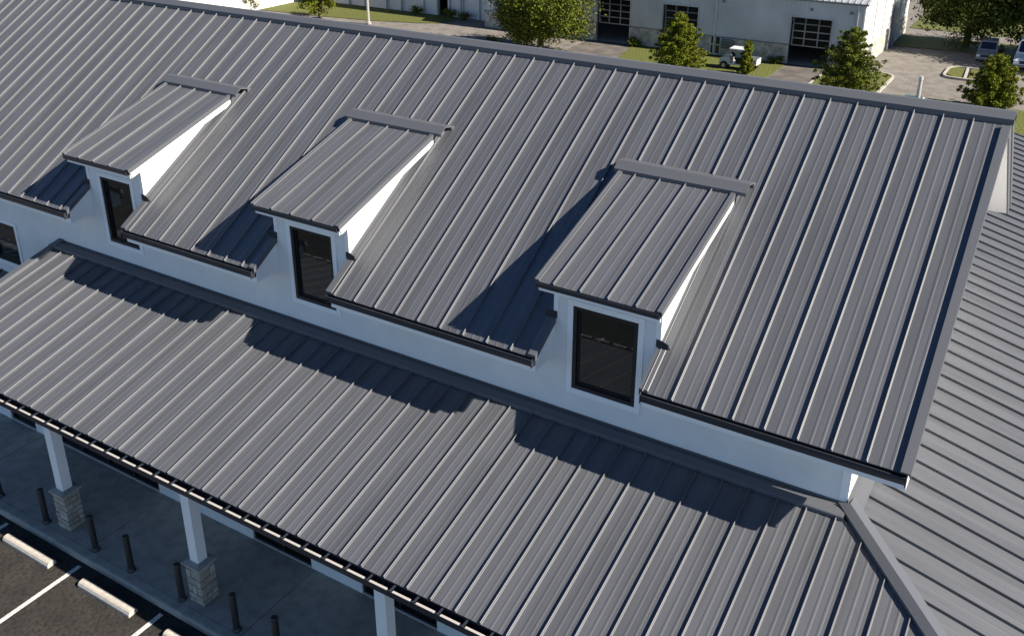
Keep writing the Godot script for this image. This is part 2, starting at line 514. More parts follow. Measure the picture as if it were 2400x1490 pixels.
	st = ST()
	box(st, Vector3(-0.72, -4.03, WZ), Vector3(-0.617, -3.202, WZ + 0.014))
	obj("corner_board", st, M.trimwhite, b)
	st = ST()
	loft(st, [Vector3(-0.77, -4.3, -4.67), Vector3(-0.77, -4.3, 4.13), Vector3(-0.77, main_y(4.13) - 0.2, 4.13), Vector3(-0.77, -0.17, -0.09), Vector3(-0.77, main_y(4.13) - 0.2, -4.67)], Vector3(0.15, 0, 0))
	loft(st, [Vector3(-0.77, -4.3, WZ - 0.14), Vector3(-0.77, -4.3, WZ - 0.002), Vector3(-0.77, -3.15, WZ - 0.002), Vector3(-0.77, -3.15, WZ - 0.14)], Vector3(0.152, 0, 0))
	obj("gable_wall", st, M.white, b)
	st = ST()
	box(st, Vector3(xl, -4.35, -4.67), Vector3(-0.62, -4.25, WZ - 0.14))
	obj("upper_floor", st, M.inside, b)
	st = ST()
	box(st, Vector3(xl, -4.25, 1.3), Vector3(-0.77, -0.95, 1.4))
	obj("room_wall", st, M.inside, b)
	st = ST()
	box(st, Vector3(xl, GY, -4.8), Vector3(-0.62, -3.3, -4.67))
	obj("back_wall", st, M.white, b)
	canopy(b)
	side_roof(b)
	storefront(b)
	columns(b)

func canopy(b: Node3D) -> void:
	var c := part("canopy", b)
	var f := frame(Vector3(0, -4.075, WZ), Vector3(1, 0, 0), Vector3(0, -CS, 1))
	var r1 := 3.36
	var k := -33
	var us := [-16.45]
	while k < 19:
		var x := -4.008 + k * 0.3686
		if x > -16.3 and x < 2.6: us.append(x)
		k += 1
	us.append(2.72)
	for i in us.size() - 1:
		var ra := maxf(0.2, us[i] + 0.62); var rb := maxf(0.2, us[i + 1] + 0.62)
		pan(c, f, us[i], us[i + 1], ra, rb, r1, i > 0, us[i + 1] - us[i] > 0.3)
	var st := ST()
	prof_x(st, [[WZ + 0.002, -4.042], [WZ + 0.016, -4.042], [WZ + 0.018, -4.072], [4.36, -4.068], [4.37, -4.062], [4.52, can_y(4.52) + 0.066], [4.53, can_y(4.53) + 0.055], [4.53, can_y(4.53) + 0.01], [4.515, can_y(4.515) + 0.01], [4.515, can_y(4.515) + 0.05], [WZ + 0.002, -4.10]], -16.62, -0.60)
	obj("apron_flashing", st, M.trim, c)
	st = ST()
	loft(st, [fp(f, -16.60, 0.0, -0.07), fp(f, -16.60, 0.0, 0.06), fp(f, -16.45, 0.0, 0.06), fp(f, -16.44, 0.0, 0.0), fp(f, -16.585, 0.0, 0.0), fp(f, -16.585, 0.0, -0.07)], f.s * r1)
	obj("rake_trim", st, M.trim, c)
	# hip cap
	st = ST()
	var h0 := Vector3(-0.62, -4.075, WZ) + Vector3(0.05, -0.013, 0.05)
	var h1 := Vector3(2.74, -4.075 - CS * 3.36, 7.63)
	loft(st, [h0 + Vector3(-0.02, 0.10, 0.02) * 0 + Vector3(0, 0.098, 0), h0 + Vector3(-0.15, 0.062, 0), h0 + Vector3(-0.15, 0.012, 0), h0 + Vector3(-0.135, 0.012, 0), h0 + Vector3(-0.135, 0.045, 0), h0 + Vector3(0, 0.07, 0), h0 + Vector3(0, 0.045, -0.20), h0 + Vector3(0, 0.012, -0.20), h0 + Vector3(0, 0.012, -0.215), h0 + Vector3(0, 0.062, -0.215)], h1 - h0)
	obj("hip_cap", st, M.trim, c)
	# deck and soffit
	st = ST()
	prof_x(st, [[WZ + 0.002, -4.115], [7.56, can_y(7.56) - 0.03], [7.56, -5.06], [7.50, -5.06], [7.50, can_y(7.5) - 0.1], [WZ + 0.002, -4.2]], -16.5, -0.6)
	obj("deck", st, M.gutter, c)
	st = ST()
	box(st, Vector3(-16.45, -5.07, 6.0), Vector3(2.6, -5.05, 7.49))
	obj("soffit", st, M.gutter, c)
	st = ST()
	box(st, Vector3(-16.45, -5.125, 7.27), Vector3(2.4, -5.071, 7.47))
	obj("beam", st, M.gutter, c)
	# gutter with its hangers
	st = ST()
	var y := -4.972
	prof_x(st, [[7.585, y], [7.585, y - 0.13], [7.735, y - 0.13], [7.755, y - 0.11], [7.755, y - 0.012], [7.743, y - 0.012], [7.743, y - 0.105], [7.727, y - 0.118], [7.597, y - 0.118], [7.597, y]], -16.5, 2.72)
	obj("gutter", st, M.gutter, c)
	for i in range(1, us.size() - 1):
		st = ST()
		box(st, Vector3(us[i] + 0.18, y - 0.022, 7.598), Vector3(us[i] + 0.205, y - 0.008, 7.742))
		box(st, Vector3(us[i] + 0.17, y - 0.024, 7.742), Vector3(us[i] + 0.215, y + 0.002, 7.762))
		obj("gutter_hanger", st, M.gutter, c)
		st = ST()
		box(st, Vector3(us[i] + 0.235, y - 0.0115, 7.727), Vector3(us[i] + 0.5136, y - 0.002, 7.762))
		obj("gutter_rim", st, M.rim, c)
	# lower roof beyond the left end of the canopy
	var f2 := frame(Vector3(0, -5.36, WZ), Vector3(1, 0, 0), Vector3(0, -CS, 1))
	for i in 14:
		pan(c, f2, -22.0 + i * 0.3686, -22.0 + (i + 1) * 0.3686, 0.0, 0.0, 1.4, true, true)

func side_roof(b: Node3D) -> void:
	var s := part("side_roof", b)
	var f := frame(Vector3(-0.62, -4.075, 0), Vector3(0, 0, 1), Vector3(1, -CS, 0))
	var r1 := 3.36
	var us := []
	var z := 4.30 - 0.42 * 44
	while z < 7.6:
		us.append(z)
		z += 0.42
	us.append(7.62)
	for i in us.size() - 1:
		pan(s, f, us[i], us[i + 1], maxf(0.12 if us[i] > -4.7 else 0.0, us[i] - WZ), maxf(0.12 if us[i] > -4.7 else 0.0, us[i + 1] - WZ), r1, true, true, 0.046, 0.0022)
	var st := ST()
	prof_z(st, [[-0.618, -3.97], [-0.604, -3.97], [-0.604, -4.02], [-0.42, -4.065], [-0.42, -4.12], [-0.435, -4.12], [-0.435, -4.085], [-0.618, -4.05]], -4.67, WZ + 0.03)
	obj("wall_flashing", st, M.trim, s)
	st = ST()
	prof_z(st, [[-0.61, -4.115], [2.68, -4.115 - CS * 3.3], [2.68, -5.07], [2.6, -5.07], [2.6, -5.0], [-0.61, -4.2]], -14.1, WZ)
	obj("deck", st, M.gutter, s)
	# the far slope and wall of the rear wing under the same roof
	st = ST()
	loft(st, [Vector3(-0.62, -4.075, -14.1), Vector3(-4.0, -4.96, -14.1), Vector3(-4.0, -5.05, -14.1), Vector3(-0.62, -4.16, -14.1)], Vector3(0, 0, 9.2))
	obj("rear_roof", st, M.roof, s)
	st = ST()
	box(st, Vector3(-3.6, GY, -13.8), Vector3(2.2, -5.08, -4.85))
	obj("rear_wall", st, M.white, s)
	st = ST()
	prof_z(st, [[2.66, -4.98], [2.66, -5.10], [2.78, -5.10], [2.80, -4.99], [2.785, -4.99], [2.768, -5.085], [2.675, -5.085], [2.675, -4.98]], -14.1, 7.62)
	obj("gutter", st, M.gutter, s)

func storefront(b: Node3D) -> void:
	var gaps := [[-16.75, -15.9], [-15.2, -12.2], [-9.8, -8.46], [-7.38, -5.9], [-4.4, -2.2]]
	var holes := []
	for q in gaps: holes.append([q[0], -7.494, q[1], -5.3])
	var st := ST()
	wall_holes(st, -17.2, -0.3, -7.6, -5.05, 5.86, 6.0, holes)
	obj("storefront_wall", st, M.white, b)
	for q in gaps:
		var w := part("storefront_window", b)
		st = ST()
		var x0: float = q[0]; var x1: float = q[1]
		box(st, Vector3(x0, -7.494, 5.88), Vector3(x0 + 0.05, -5.3, 5.97))
		box(st, Vector3(x1 - 0.05, -7.494, 5.88), Vector3(x1, -5.3, 5.97))
		box(st, Vector3(x0 + 0.05, -7.494, 5.88), Vector3(x1 - 0.05, -7.45, 5.97))
		box(st, Vector3(x0 + 0.05, -5.36, 5.88), Vector3(x1 - 0.05, -5.3, 5.97))
		var n := maxi(1, int(round((x1 - x0) / 0.75)))
		for i in range(1, n):
			var xm := lerpf(x0, x1, float(i) / n)
			box(st, Vector3(xm - 0.025, -7.45, 5.885), Vector3(xm + 0.025, -5.36, 5.965))
		obj("frame", st, M.frame, w)
		for i in n:
			st = ST()
			box(st, Vector3(lerpf(x0, x1, float(i) / n) + 0.026, -7.449, 5.92), Vector3(lerpf(x0, x1, float(i + 1) / n) - 0.026, -5.361, 5.926))
			obj("pane", st, M.glass, w)
	st = ST()
	box(st, Vector3(-17.2, -7.58, 4.6), Vector3(-0.3, -5.08, 4.7))
	box(st, Vector3(-17.2, -7.58, 4.7), Vector3(-17.1, -5.08, 5.85))
	box(st, Vector3(-0.4, -7.58, 4.7), Vector3(-0.3, -5.08, 5.85))
	obj("shop_wall", st, M.inside, b)
	st = ST()
	box(st, Vector3(-0.3, GY, -4.6), Vector3(-0.15, -4.6, 6.0))
	obj("side_wall", st, M.white, b)

func columns(b: Node3D) -> void:
	for cx in [-12.82, -9.47, -5.71]:
		var o := Vector3(cx, -7.5, 7.385)
		var c := part("column", b, o)
		var w := 0.155
		var st := ST()
		box(st, Vector3(-w + 0.016, 0, -w + 0.016), Vector3(w - 0.016, 0.735, w - 0.016))
		obj("core", st, M.mortar, c)
		# stones laid in uneven courses round the four sides
		var y := 0.0
		var row := 0
		while y < 0.72:
			var h: float = minf([0.11, 0.14, 0.10, 0.16, 0.125][rng.randi() % 5], 0.735 - y)
			if 0.735 - (y + h) < 0.07: h = 0.735 - y
			for side in 4:
				var t := -w
				while t < w - 0.001:
					var l: float = [0.10, 0.15, 0.18, 0.12, 0.21][rng.randi() % 5]
					if w - (t + l) < 0.06: l = w - t
					stone(c, side, t, t + l, y, y + h, w)
					t += l
			y += h
			row += 1
		st = ST()
		loft(st, [Vector3(-0.19, 0.735, -0.19), Vector3(0.19, 0.735, -0.19), Vector3(0.19, 0.735, 0.19), Vector3(-0.19, 0.735, 0.19)], Vector3(0, 0.035, 0))
		# slightly sloped top of the cap stone
		for q in [[Vector3(-0.19, 0.77, -0.19), Vector3(0.19, 0.77, -0.19)], [Vector3(0.19, 0.77, -0.19), Vector3(0.19, 0.77, 0.19)], [Vector3(0.19, 0.77, 0.19), Vector3(-0.19, 0.77, 0.19)], [Vector3(-0.19, 0.77, 0.19), Vector3(-0.19, 0.77, -0.19)]]:
			var p0: Vector3 = q[0]; var p1: Vector3 = q[1]
			quad(st, p0, p1, Vector3(p1.x * 0.5, 0.795, p1.z * 0.5), Vector3(p0.x * 0.5, 0.795, p0.z * 0.5))
		obj("cap_stone", st, M.capstone, c)
		st = ST()
		var s := 0.094
		loft(st, [Vector3(-s, 0.78, -s + 0.006), Vector3(-s + 0.006, 0.78, -s), Vector3(s - 0.006, 0.78, -s), Vector3(s, 0.78, -s + 0.006), Vector3(s, 0.78, s - 0.006), Vector3(s - 0.006, 0.78, s), Vector3(-s + 0.006, 0.78, s), Vector3(-s, 0.78, s - 0.006)], Vector3(0, 1.50, 0))
		obj("shaft", st, M.trimwhite, c)

func stone(c: Node3D, side: int, t0: float, t1: float, y0: float, y1: float, w: float) -> void:
	var g := 0.007
	var out := w + rng.randf_range(0.0, 0.012)
	var bk := w - 0.03
	var st := ST()
	var a := t0 + (g if t0 > -w + 0.001 else 0.0); var b := t1 - (g if t1 < w - 0.001 else 0.0)
	var lo := y0 + g; var hi := y1 - g
	var e := 0.010
	var jit := []
	for i in 4: jit.append(Vector2(rng.randf_range(-0.006, 0.006), rng.randf_range(-0.005, 0.005)))
	var base := [Vector2(a, lo), Vector2(b, lo), Vector2(b, hi), Vector2(a, hi)]
	var ins := [Vector2(a + e, lo + e), Vector2(b - e, lo + e), Vector2(b - e, hi - e), Vector2(a + e, hi - e)]
	var rot := Basis(Vector3.UP, side * PI / 2)
	var P := []; var Q := []; var R := []
	for i in 4:
		R.append(rot * Vector3(base[i].x, base[i].y, bk))
		P.append(rot * Vector3(base[i].x, base[i].y, out - 0.009))
		var q: Vector2 = ins[i] + jit[i]
		Q.append(rot * Vector3(q.x, q.y, out))
	quad(st, Q[3], Q[2], Q[1], Q[0])
	for i in 4:
		var j := (i + 1) % 4
		quad(st, Q[i], Q[j], P[j], P[i])
		quad(st, P[i], P[j], R[j], R[i])
	obj("stone", st, M.stone[rng.randi() % 5], c)

# ---------------------------------------------------------------- ground
func sheet(st: SurfaceTool, pts: Array, y: float) -> void:
	var p2 := PackedVector2Array()
	for q in pts: p2.append(Vector2(q[0], q[1]))
	var t := Geometry2D.triangulate_polygon(p2)
	for i in range(0, t.size(), 3):
		var a := p2[t[i]]; var b := p2[t[i + 1]]; var c := p2[t[i + 2]]
		if (b - a).cross(c - a) < 0:
			var s := b; b = c; c = s
		tri(st, Vector3(a.x, y, a.y), Vector3(b.x, y, b.y), Vector3(c.x, y, c.y))

func kerb_line(called: String, pts: Array, m: Material, closed := true) -> void:
	# a low kerb following a list of (x, z) points
	var st := ST()
	var n := pts.size()
	for i in (n if closed else n - 1):
		var a := Vector3(pts[i][0], GY - 0.01, pts[i][1]); var b := Vector3(pts[(i + 1) % n][0], GY - 0.01, pts[(i + 1) % n][1])
		var d := (b - a).normalized(); var s := Vector3(-d.z, 0, d.x) * 0.06
		loft(st, [a - s, a + s, a + s + Vector3(0, 0.10, 0), a - s + Vector3(0, 0.10, 0)], b - a)
	struct(called, st, m)

func rounded(x0: float, z0: float, x1: float, z1: float, r: float, n := 5) -> Array:
	var out := []
	for q in [[x1 - r, z1 - r, 0.0], [x0 + r, z1 - r, PI / 2], [x0 + r, z0 + r, PI], [x1 - r, z0 + r, PI * 1.5]]:
		for i in n + 1:
			var t: float = q[2] + PI / 2 * i / n
			out.append([q[0] + cos(t) * r, q[1] + sin(t) * r])
	return out

func ground() -> void:
	var st := ST()
	sheet(st, [[-400, -400], [400, -400], [400, 400], [-400, 400]], GY - 0.02)
	struct("ground", st, M.pavement)
	st = ST()
	sheet(st, [[-60, 7.84], [40, 7.84], [40, 60], [-60, 60]], GY)
	struct("parking_lot", st, M.asphalt)
	# sidewalk of separate slabs
	var sw := Node3D.new()
	sw.name = numbered("sidewalk")
	sw.set_meta("kind", "structure")
	add_child(sw)
	var x := -12.02 - 3.62 * 3
	while x < 5.0:
		st = ST()
		loft(st, [Vector3(x + 0.006, GY - 0.02, 6.0), Vector3(x + 0.006, GY + 0.096, 6.0), Vector3(x + 0.012, GY + 0.10, 6.0), Vector3(x + 3.608, GY + 0.10, 6.0), Vector3(x + 3.614, GY + 0.096, 6.0), Vector3(x + 3.614, GY - 0.02, 6.0)], Vector3(0, 0, 1.655))
		obj("concrete_slab", st, M.concrete, sw)
		x += 3.62
	# joint filler and kerb
	st = ST()
	box(st, Vector3(-23.0, GY - 0.02, 5.9), Vector3(5.0, GY + 0.085, 7.66))
	struct("sidewalk_bed", st, M.dark)
	var kb := Node3D.new()
	kb.name = numbered("kerb")
	kb.set_meta("kind", "structure")
	add_child(kb)
	x = -12.02 - 3.62 * 3 - 1.1
	while x < 5.0:
		st = ST()
		prof_x(st, [[7.664, GY - 0.02], [7.664, GY + 0.102], [7.80, GY + 0.102], [7.825, GY + 0.094], [7.842, GY + 0.072], [7.85, GY - 0.02]], x + 0.003, x + 3.617)
		obj("kerb_stone", st, M.kerb, kb)
		x += 3.62
	for i in 5:
		var sx := -15.96 + i * 2.03
		st = ST()
		sheet(st, [[sx - 0.042, 7.93], [sx + 0.042, 7.93], [sx + 0.042, 12.0], [sx - 0.042, 12.0]], GY + 0.004)
		struct("parking_line", st, M.paint)
	# lawns behind the building
	st = ST()
	sheet(st, [[-21.15, -33.98], [-12.5, -33.98], [-12.5, -26], [-19.5, -26]], GY + 0.01)
	struct("lawn", st, M.grass)
	st = ST()
	sheet(st, [[-23.8, -33.95], [-21.17, -33.95], [-19.52, -26], [-23.8, -26]], GY - 0.012)
	sheet(st, [[-12.48, -33.95], [-10.4, -33.95], [-10.4, -26], [-12.48, -26]], GY - 0.012)
	struct("driveway", st, M.apron)
	var isl := rounded(-10.35, -34.3, -7.25, -28.0, 0.7)
	st = ST(); sheet(st, isl, GY + 0.06)
	struct("lawn", st, M.grass)
	kerb_line("kerb", isl, M.kerb)
	var i2 := rounded(-5.25, -37.6, -3.1, -35.1, 0.55)
	st = ST(); sheet(st, [[-5.2, -37.5], [-4.55, -37.5], [-4.4, -35.15], [-4.8, -35.3], [-5.2, -35.9]], GY + 0.05)
	struct("lawn", st, M.grass)
	st = ST(); sheet(st, [[-4.25, -37.5], [-3.75, -37.5], [-3.6, -35.15], [-4.1, -35.15]], GY + 0.05)
	struct("lawn", st, M.grass)
	kerb_line("kerb", i2, M.kerb)
	kerb_line("kerb", [[-4.42, -37.5], [-4.25, -35.15]], M.kerb, false)
	kerb_line("kerb", [[-3.7, -37.5], [-3.55, -35.15]], M.kerb, false)
	st = ST(); sheet(st, [[-6.6, -30.6], [-2.9, -30.9], [1.5, -30.3], [2.5, -26], [-7.4, -26]], GY + 0.01)
	struct("lawn", st, M.grass)
	st = ST(); sheet(st, [[-1.3, -36.4], [8, -36.6], [8, -33.8], [-0.6, -33.9]], GY + 0.01)
	struct("lawn", st, M.grass)
	st = ST(); sheet(st, [[-8.9, -41.3], [-5.6, -41.6], [-0.5, -40.4], [8, -40.4], [30, -46], [30, -47.6], [-8.9, -44.6]], GY + 0.01)
	struct("lawn", st, M.grass)
	st = ST(); sheet(st, [[-9, -47], [60, -47.6], [60, -160], [-30, -160], [-9, -52]], GY + 0.01)
	struct("lawn", st, M.grass)
	st = ST(); sheet(st, [[-46.7, -30.8], [-42, -31.2], [-38, -31.8], [-35.2, -32.6], [-33.9, -33.3], [-33.5, -34.2], [-34, -35.4], [-46.7, -35.4]], GY + 0.01)
	struct("lawn", st, M.grass)

# ---------------------------------------------------------------- small things in front
func front_things() -> void:
	var st := ST()
	var pr := [[-0.085, 0.0], [0.085, 0.0], [0.082, 0.045], [0.058, 0.085], [0.03, 0.1], [-0.03, 0.1], [-0.058, 0.085], [-0.082, 0.045]]
	var poly := []
	for q in pr: poly.append(Vector3(-0.63, q[1], q[0]))
	loft(st, poly, Vector3(1.26, 0, 0))
	# small chamfered ends
	st.generate_normals()
	var mesh := st.commit()
	var labs := ["cream concrete wheel stop in the parking bay by the column with bollards on both sides", "cream concrete wheel stop between two white lines beside a pair of bollards", "cream concrete wheel stop in the bay opposite the column farthest along the walkway"]
	var xs := [-12.93, -10.87, -8.83]
	for i in 3:
		var o := put("wheel_stop", mesh, M.stop, null, Vector3(xs[i], GY, 8.17))
		tag(o, labs[i], "wheel stop", "wheel stops in the parking bays")
	var bx := [-14.62, -13.24, -11.89, -10.97, -9.75, -8.53, -7.66]
	var bl := ["black bollard standing alone past the column farthest from the roof hip", "black bollard close to the farthest stone column, on its side away from the hip", "black bollard near the farthest stone column, on its side toward the hip", "black bollard midway between the two columns with visible stone bases", "black bollard closest to the second stone column, on its side away from the hip", "black bollard past the second stone column toward the roof hip", "black bollard next along the kerb before the white column with no stone in sight"]
	for x in bx:
		var t := thing("bollard", bl[bx.find(x)], "bollard", Vector3(x, GY + 0.10, 7.60), "black bollards along the walkway edge")
		st = ST()
		lathe(st, Vector3.ZERO, [[0.0, 0.0], [0.074, 0.0], [0.074, 0.018], [0.062, 0.05], [0.055, 0.06]])
		obj("base", st, M.bollard, t)
		st = ST()
		lathe(st, Vector3.ZERO, [[0.053, 0.055], [0.053, 0.66]])
		obj("post", st, M.bollard, t)
		st = ST()
		lathe(st, Vector3.ZERO, [[0.053, 0.66], [0.058, 0.664], [0.058, 0.70], [0.048, 0.716], [0.0, 0.722]])
		obj("cap", st, M.bollard, t)

# ---------------------------------------------------------------- trees
func leaf(vs: PackedVector3Array, ns: PackedVector3Array, cs: PackedColorArray, p: Vector3, out: Vector3, size: float, col: Color) -> void:
	var n := (out * 0.9 + Vector3(rng.randf_range(-1, 1), rng.randf_range(-0.5, 1.2), rng.randf_range(-1, 1))).normalized()
	var e := n.cross(Vector3(rng.randf_range(-1, 1), rng.randf_range(-1, 1), rng.randf_range(-1, 1))).normalized()
	var f := n.cross(e)
	var l := size * rng.randf_range(0.7, 1.3)
	var a := p - e * l; var b := p + f * l * 0.45 + n * l * 0.15; var c := p + e * l; var d := p - f * l * 0.45 + n * l * 0.15
	for q in [a, b, c, a, c, d]:
		vs.append(q * K); ns.append(n); cs.append(col)

func crown_mesh(clumps: Array, per: int, size: float) -> ArrayMesh:
	var vs := PackedVector3Array(); var ns := PackedVector3Array(); var cs := PackedColorArray()
	for q in clumps:
		var c: Vector3 = q[0]; var r: float = q[1]
		var tone := rng.randf_range(0.75, 1.25)
		for i in per:
			var d := Vector3(rng.randfn(), rng.randfn() * 0.8, rng.randfn()).normalized()
			var p := c + Vector3(rng.randfn(), rng.randfn() * 0.8, rng.randfn()) * r * 0.62
			var k := tone * rng.randf_range(0.8, 1.2)
			leaf(vs, ns, cs, p, d, size, Color(k * rng.randf_range(0.9, 1.15), k, k * 0.9))
	var arr := []
	arr.resize(Mesh.ARRAY_MAX)
	arr[Mesh.ARRAY_VERTEX] = vs; arr[Mesh.ARRAY_NORMAL] = ns; arr[Mesh.ARRAY_COLOR] = cs
	var m := ArrayMesh.new()
	m.add_surface_from_arrays(Mesh.PRIMITIVE_TRIANGLES, arr)
	return m

func broad_tree(called: String, at: Vector3, h: float, rad: float, low: float, n: int, m: Material, label: String, size := 0.075, per := 90) -> void:
	var t := thing(called, label, "tree", at)
	var st := ST()
	cyl(st, Vector3.ZERO, Vector3(0.03, h * 0.45, 0.02), h * 0.035, h * 0.022, 8)
	var cl := []
	var cy := (h + low) / 2; var hy := (h - low) / 2
	for i in n:
		var d := Vector3(rng.randfn(), rng.randfn(), rng.randfn()).normalized()
		var k := pow(rng.randf(), 0.33) * rng.randf_range(0.72, 1.0)
		var p := Vector3(d.x * rad * k, cy + d.y * hy * k, d.z * rad * k)
		cl.append([p, rng.randf_range(0.12, 0.24) * rad])
		if i % 4 == 0:
			cyl(st, Vector3(0, h * rng.randf_range(0.25, 0.45), 0), p, h * 0.012, 0.008, 5, false)
	obj("trunk", st, M.bark, t)
	put("crown", crown_mesh(cl, per, size), m, t)

func cone_tree(called: String, at: Vector3, h: float, rad: float, low: float, m: Material, label: String, tiers := 17, per := 52, size := 0.048) -> void:
	var t := thing(called, label, "tree", at)
	var st := ST()
	cyl(st, Vector3.ZERO, Vector3(0, h * 0.93, 0), h * 0.022, 0.01, 7)
	var cl := []
	for i in tiers:
		var f := float(i) / (tiers - 1)
		var y := lerpf(low, h * 0.97, f)
		var rr := rad * (sqrt(maxf(0.0, 1.0 - pow(absf(f - 0.24) / 0.78, 1.7))) * (1.0 - 0.35 * f) + 0.05) * rng.randf_range(0.82, 1.1)
		var nb := int(lerpf(11, 4, f))
		for j in nb:
			var a := TAU * (j + rng.randf()) / nb + i * 0.7
			var reach := rr * rng.randf_range(0.72, 1.12)
			var tip := Vector3(cos(a) * reach, y + rng.randf_range(-0.1, 0.12) + reach * 0.22, sin(a) * reach)
			cyl(st, Vector3(0, y, 0), tip, 0.018, 0.005, 4, false)
			for s in 4:
				var q := 0.3 + 0.24 * s
				cl.append([Vector3(0, y, 0).lerp(tip, q) + Vector3(rng.randf_range(-0.06, 0.06), rng.randf_range(-0.05, 0.05), rng.randf_range(-0.06, 0.06)), lerpf(0.20, 0.07, q) * (0.5 + rr * 0.5)])
	for i in 5: cl.append([Vector3(0, h * (0.9 + 0.025 * i), 0), 0.05 - 0.007 * i])
	obj("trunk", st, M.bark, t)
	put("crown", crown_mesh(cl, per, size), m, t)

func trees() -> void:
	broad_tree("broadleaf_tree", Vector3(-24.6, GY, -29.6), 5.6, 2.8, 0.2, 230, M.leaf[0], "large dark green broadleaf tree hiding the end of the pale warehouse", 0.08, 190)
	cone_tree("young_tree", Vector3(-16.6, GY, -29.3), 2.85, 1.3, 0.25, M.leaf[1], "bright green conical young tree on the lawn before the middle warehouse door")
	cone_tree("young_tree", Vector3(-8.4, GY, -29.2), 3.05, 1.4, 0.25, M.leaf[0], "dark green conical tree on the kerbed island beside the warehouse corner")
	cone_tree("young_tree", Vector3(-2.5, GY, -30.0), 2.35, 1.2, 0.2, M.leaf[1], "olive green conical tree on the lawn in front of the parked vehicles")
	broad_tree("broadleaf_tree", Vector3(-5.3, GY, -42.9), 5.6, 2.75, 0.1, 170, M.leaf[2], "tall dark broadleaf tree nearer the sunlit warehouse end wall", 0.10, 100)
	broad_tree("broadleaf_tree", Vector3(-1.4, GY, -43.0), 6.0, 3.0, 0.25, 190, M.leaf[2], "tall dark broadleaf tree spreading over the parked vehicles", 0.10, 100)
	broad_tree("broadleaf_tree", Vector3(1.3, GY, -40.6), 5.6, 2.4, 0.6, 130, M.leaf[2], "dark broadleaf tree on the far side of the white van", 0.10, 100)
	broad_tree("young_tree", Vector3(-41.2, GY, -30.6), 2.5, 1.25, 0.3, 46, M.leaf[1], "small light green tree between the white block and the lawn", 0.08, 90)
	cone_tree("sapling", Vector3(-13.55, GY, -30.6), 1.55, 0.34, 0.2, M.leaf[1], "thin leafy sapling standing in front of the utility cart", 9, 30, 0.05)
	# shrubs
	var spots := [[-36.9, -35.15, 0.34, "low dark shrub against the garage block beside its open bay"], [-34.3, -35.1, 0.36, "dark shrub at the foot of the garage block by the open bay"], [-33.3, -35.0, 0.30, "round dark shrub at the end of the garage block"], [-13.1, -33.75, 0.24, "small green shrub at the warehouse wall beside the half open door"], [-27.6, -29.6, 0.4, "small shrub beside the large dark broadleaf tree"], [-21.0, -33.6, 0.32, "dark shrub between two warehouse doors"], [-3.6, -41.0, 0.45, "low shrub under the tall dark trees"], [-5.7, -42.0, 0.6, "wide shrub beneath the tall tree near the warehouse end wall"]]
	for s in spots:
		var t := thing("shrub", s[3], "shrub", Vector3(s[0], GY, s[1]))
		var cl := []
		for i in 9: cl.append([Vector3(rng.randf_range(-1, 1) * s[2], s[2] * rng.randf_range(0.3, 1.2), rng.randf_range(-1, 1) * s[2] * 0.6), s[2] * 0.5])
		var st := ST()
		for i in 4: cyl(st, Vector3.ZERO, Vector3(rng.randf_range(-0.6, 0.6) * s[2], s[2] * 0.8, rng.randf_range(-0.4, 0.4) * s[2]), 0.015, 0.006, 4, false)
		obj("stem", st, M.bark, t)
		put("foliage", crown_mesh(cl, 60, 0.055), M.leaf[0], t)
	var iv := thing("ivy", "green ivy climbing the sunlit wall of the white block", "ivy", Vector3(-46.72, GY, -30.15))
	var cl2 := []
	for i in 26: cl2.append([Vector3(0.08, rng.randf_range(0.1, 2.8), rng.randf_range(-0.45, 0.45)), 0.2])
	var st3 := ST()
	cyl(st3, Vector3(0.04, 0, 0), Vector3(0.04, 2.6, 0.1), 0.03, 0.012, 5)
	obj("stem", st3, M.bark, iv)
	put("foliage", crown_mesh(cl2, 60, 0.07), M.leaf[0], iv)

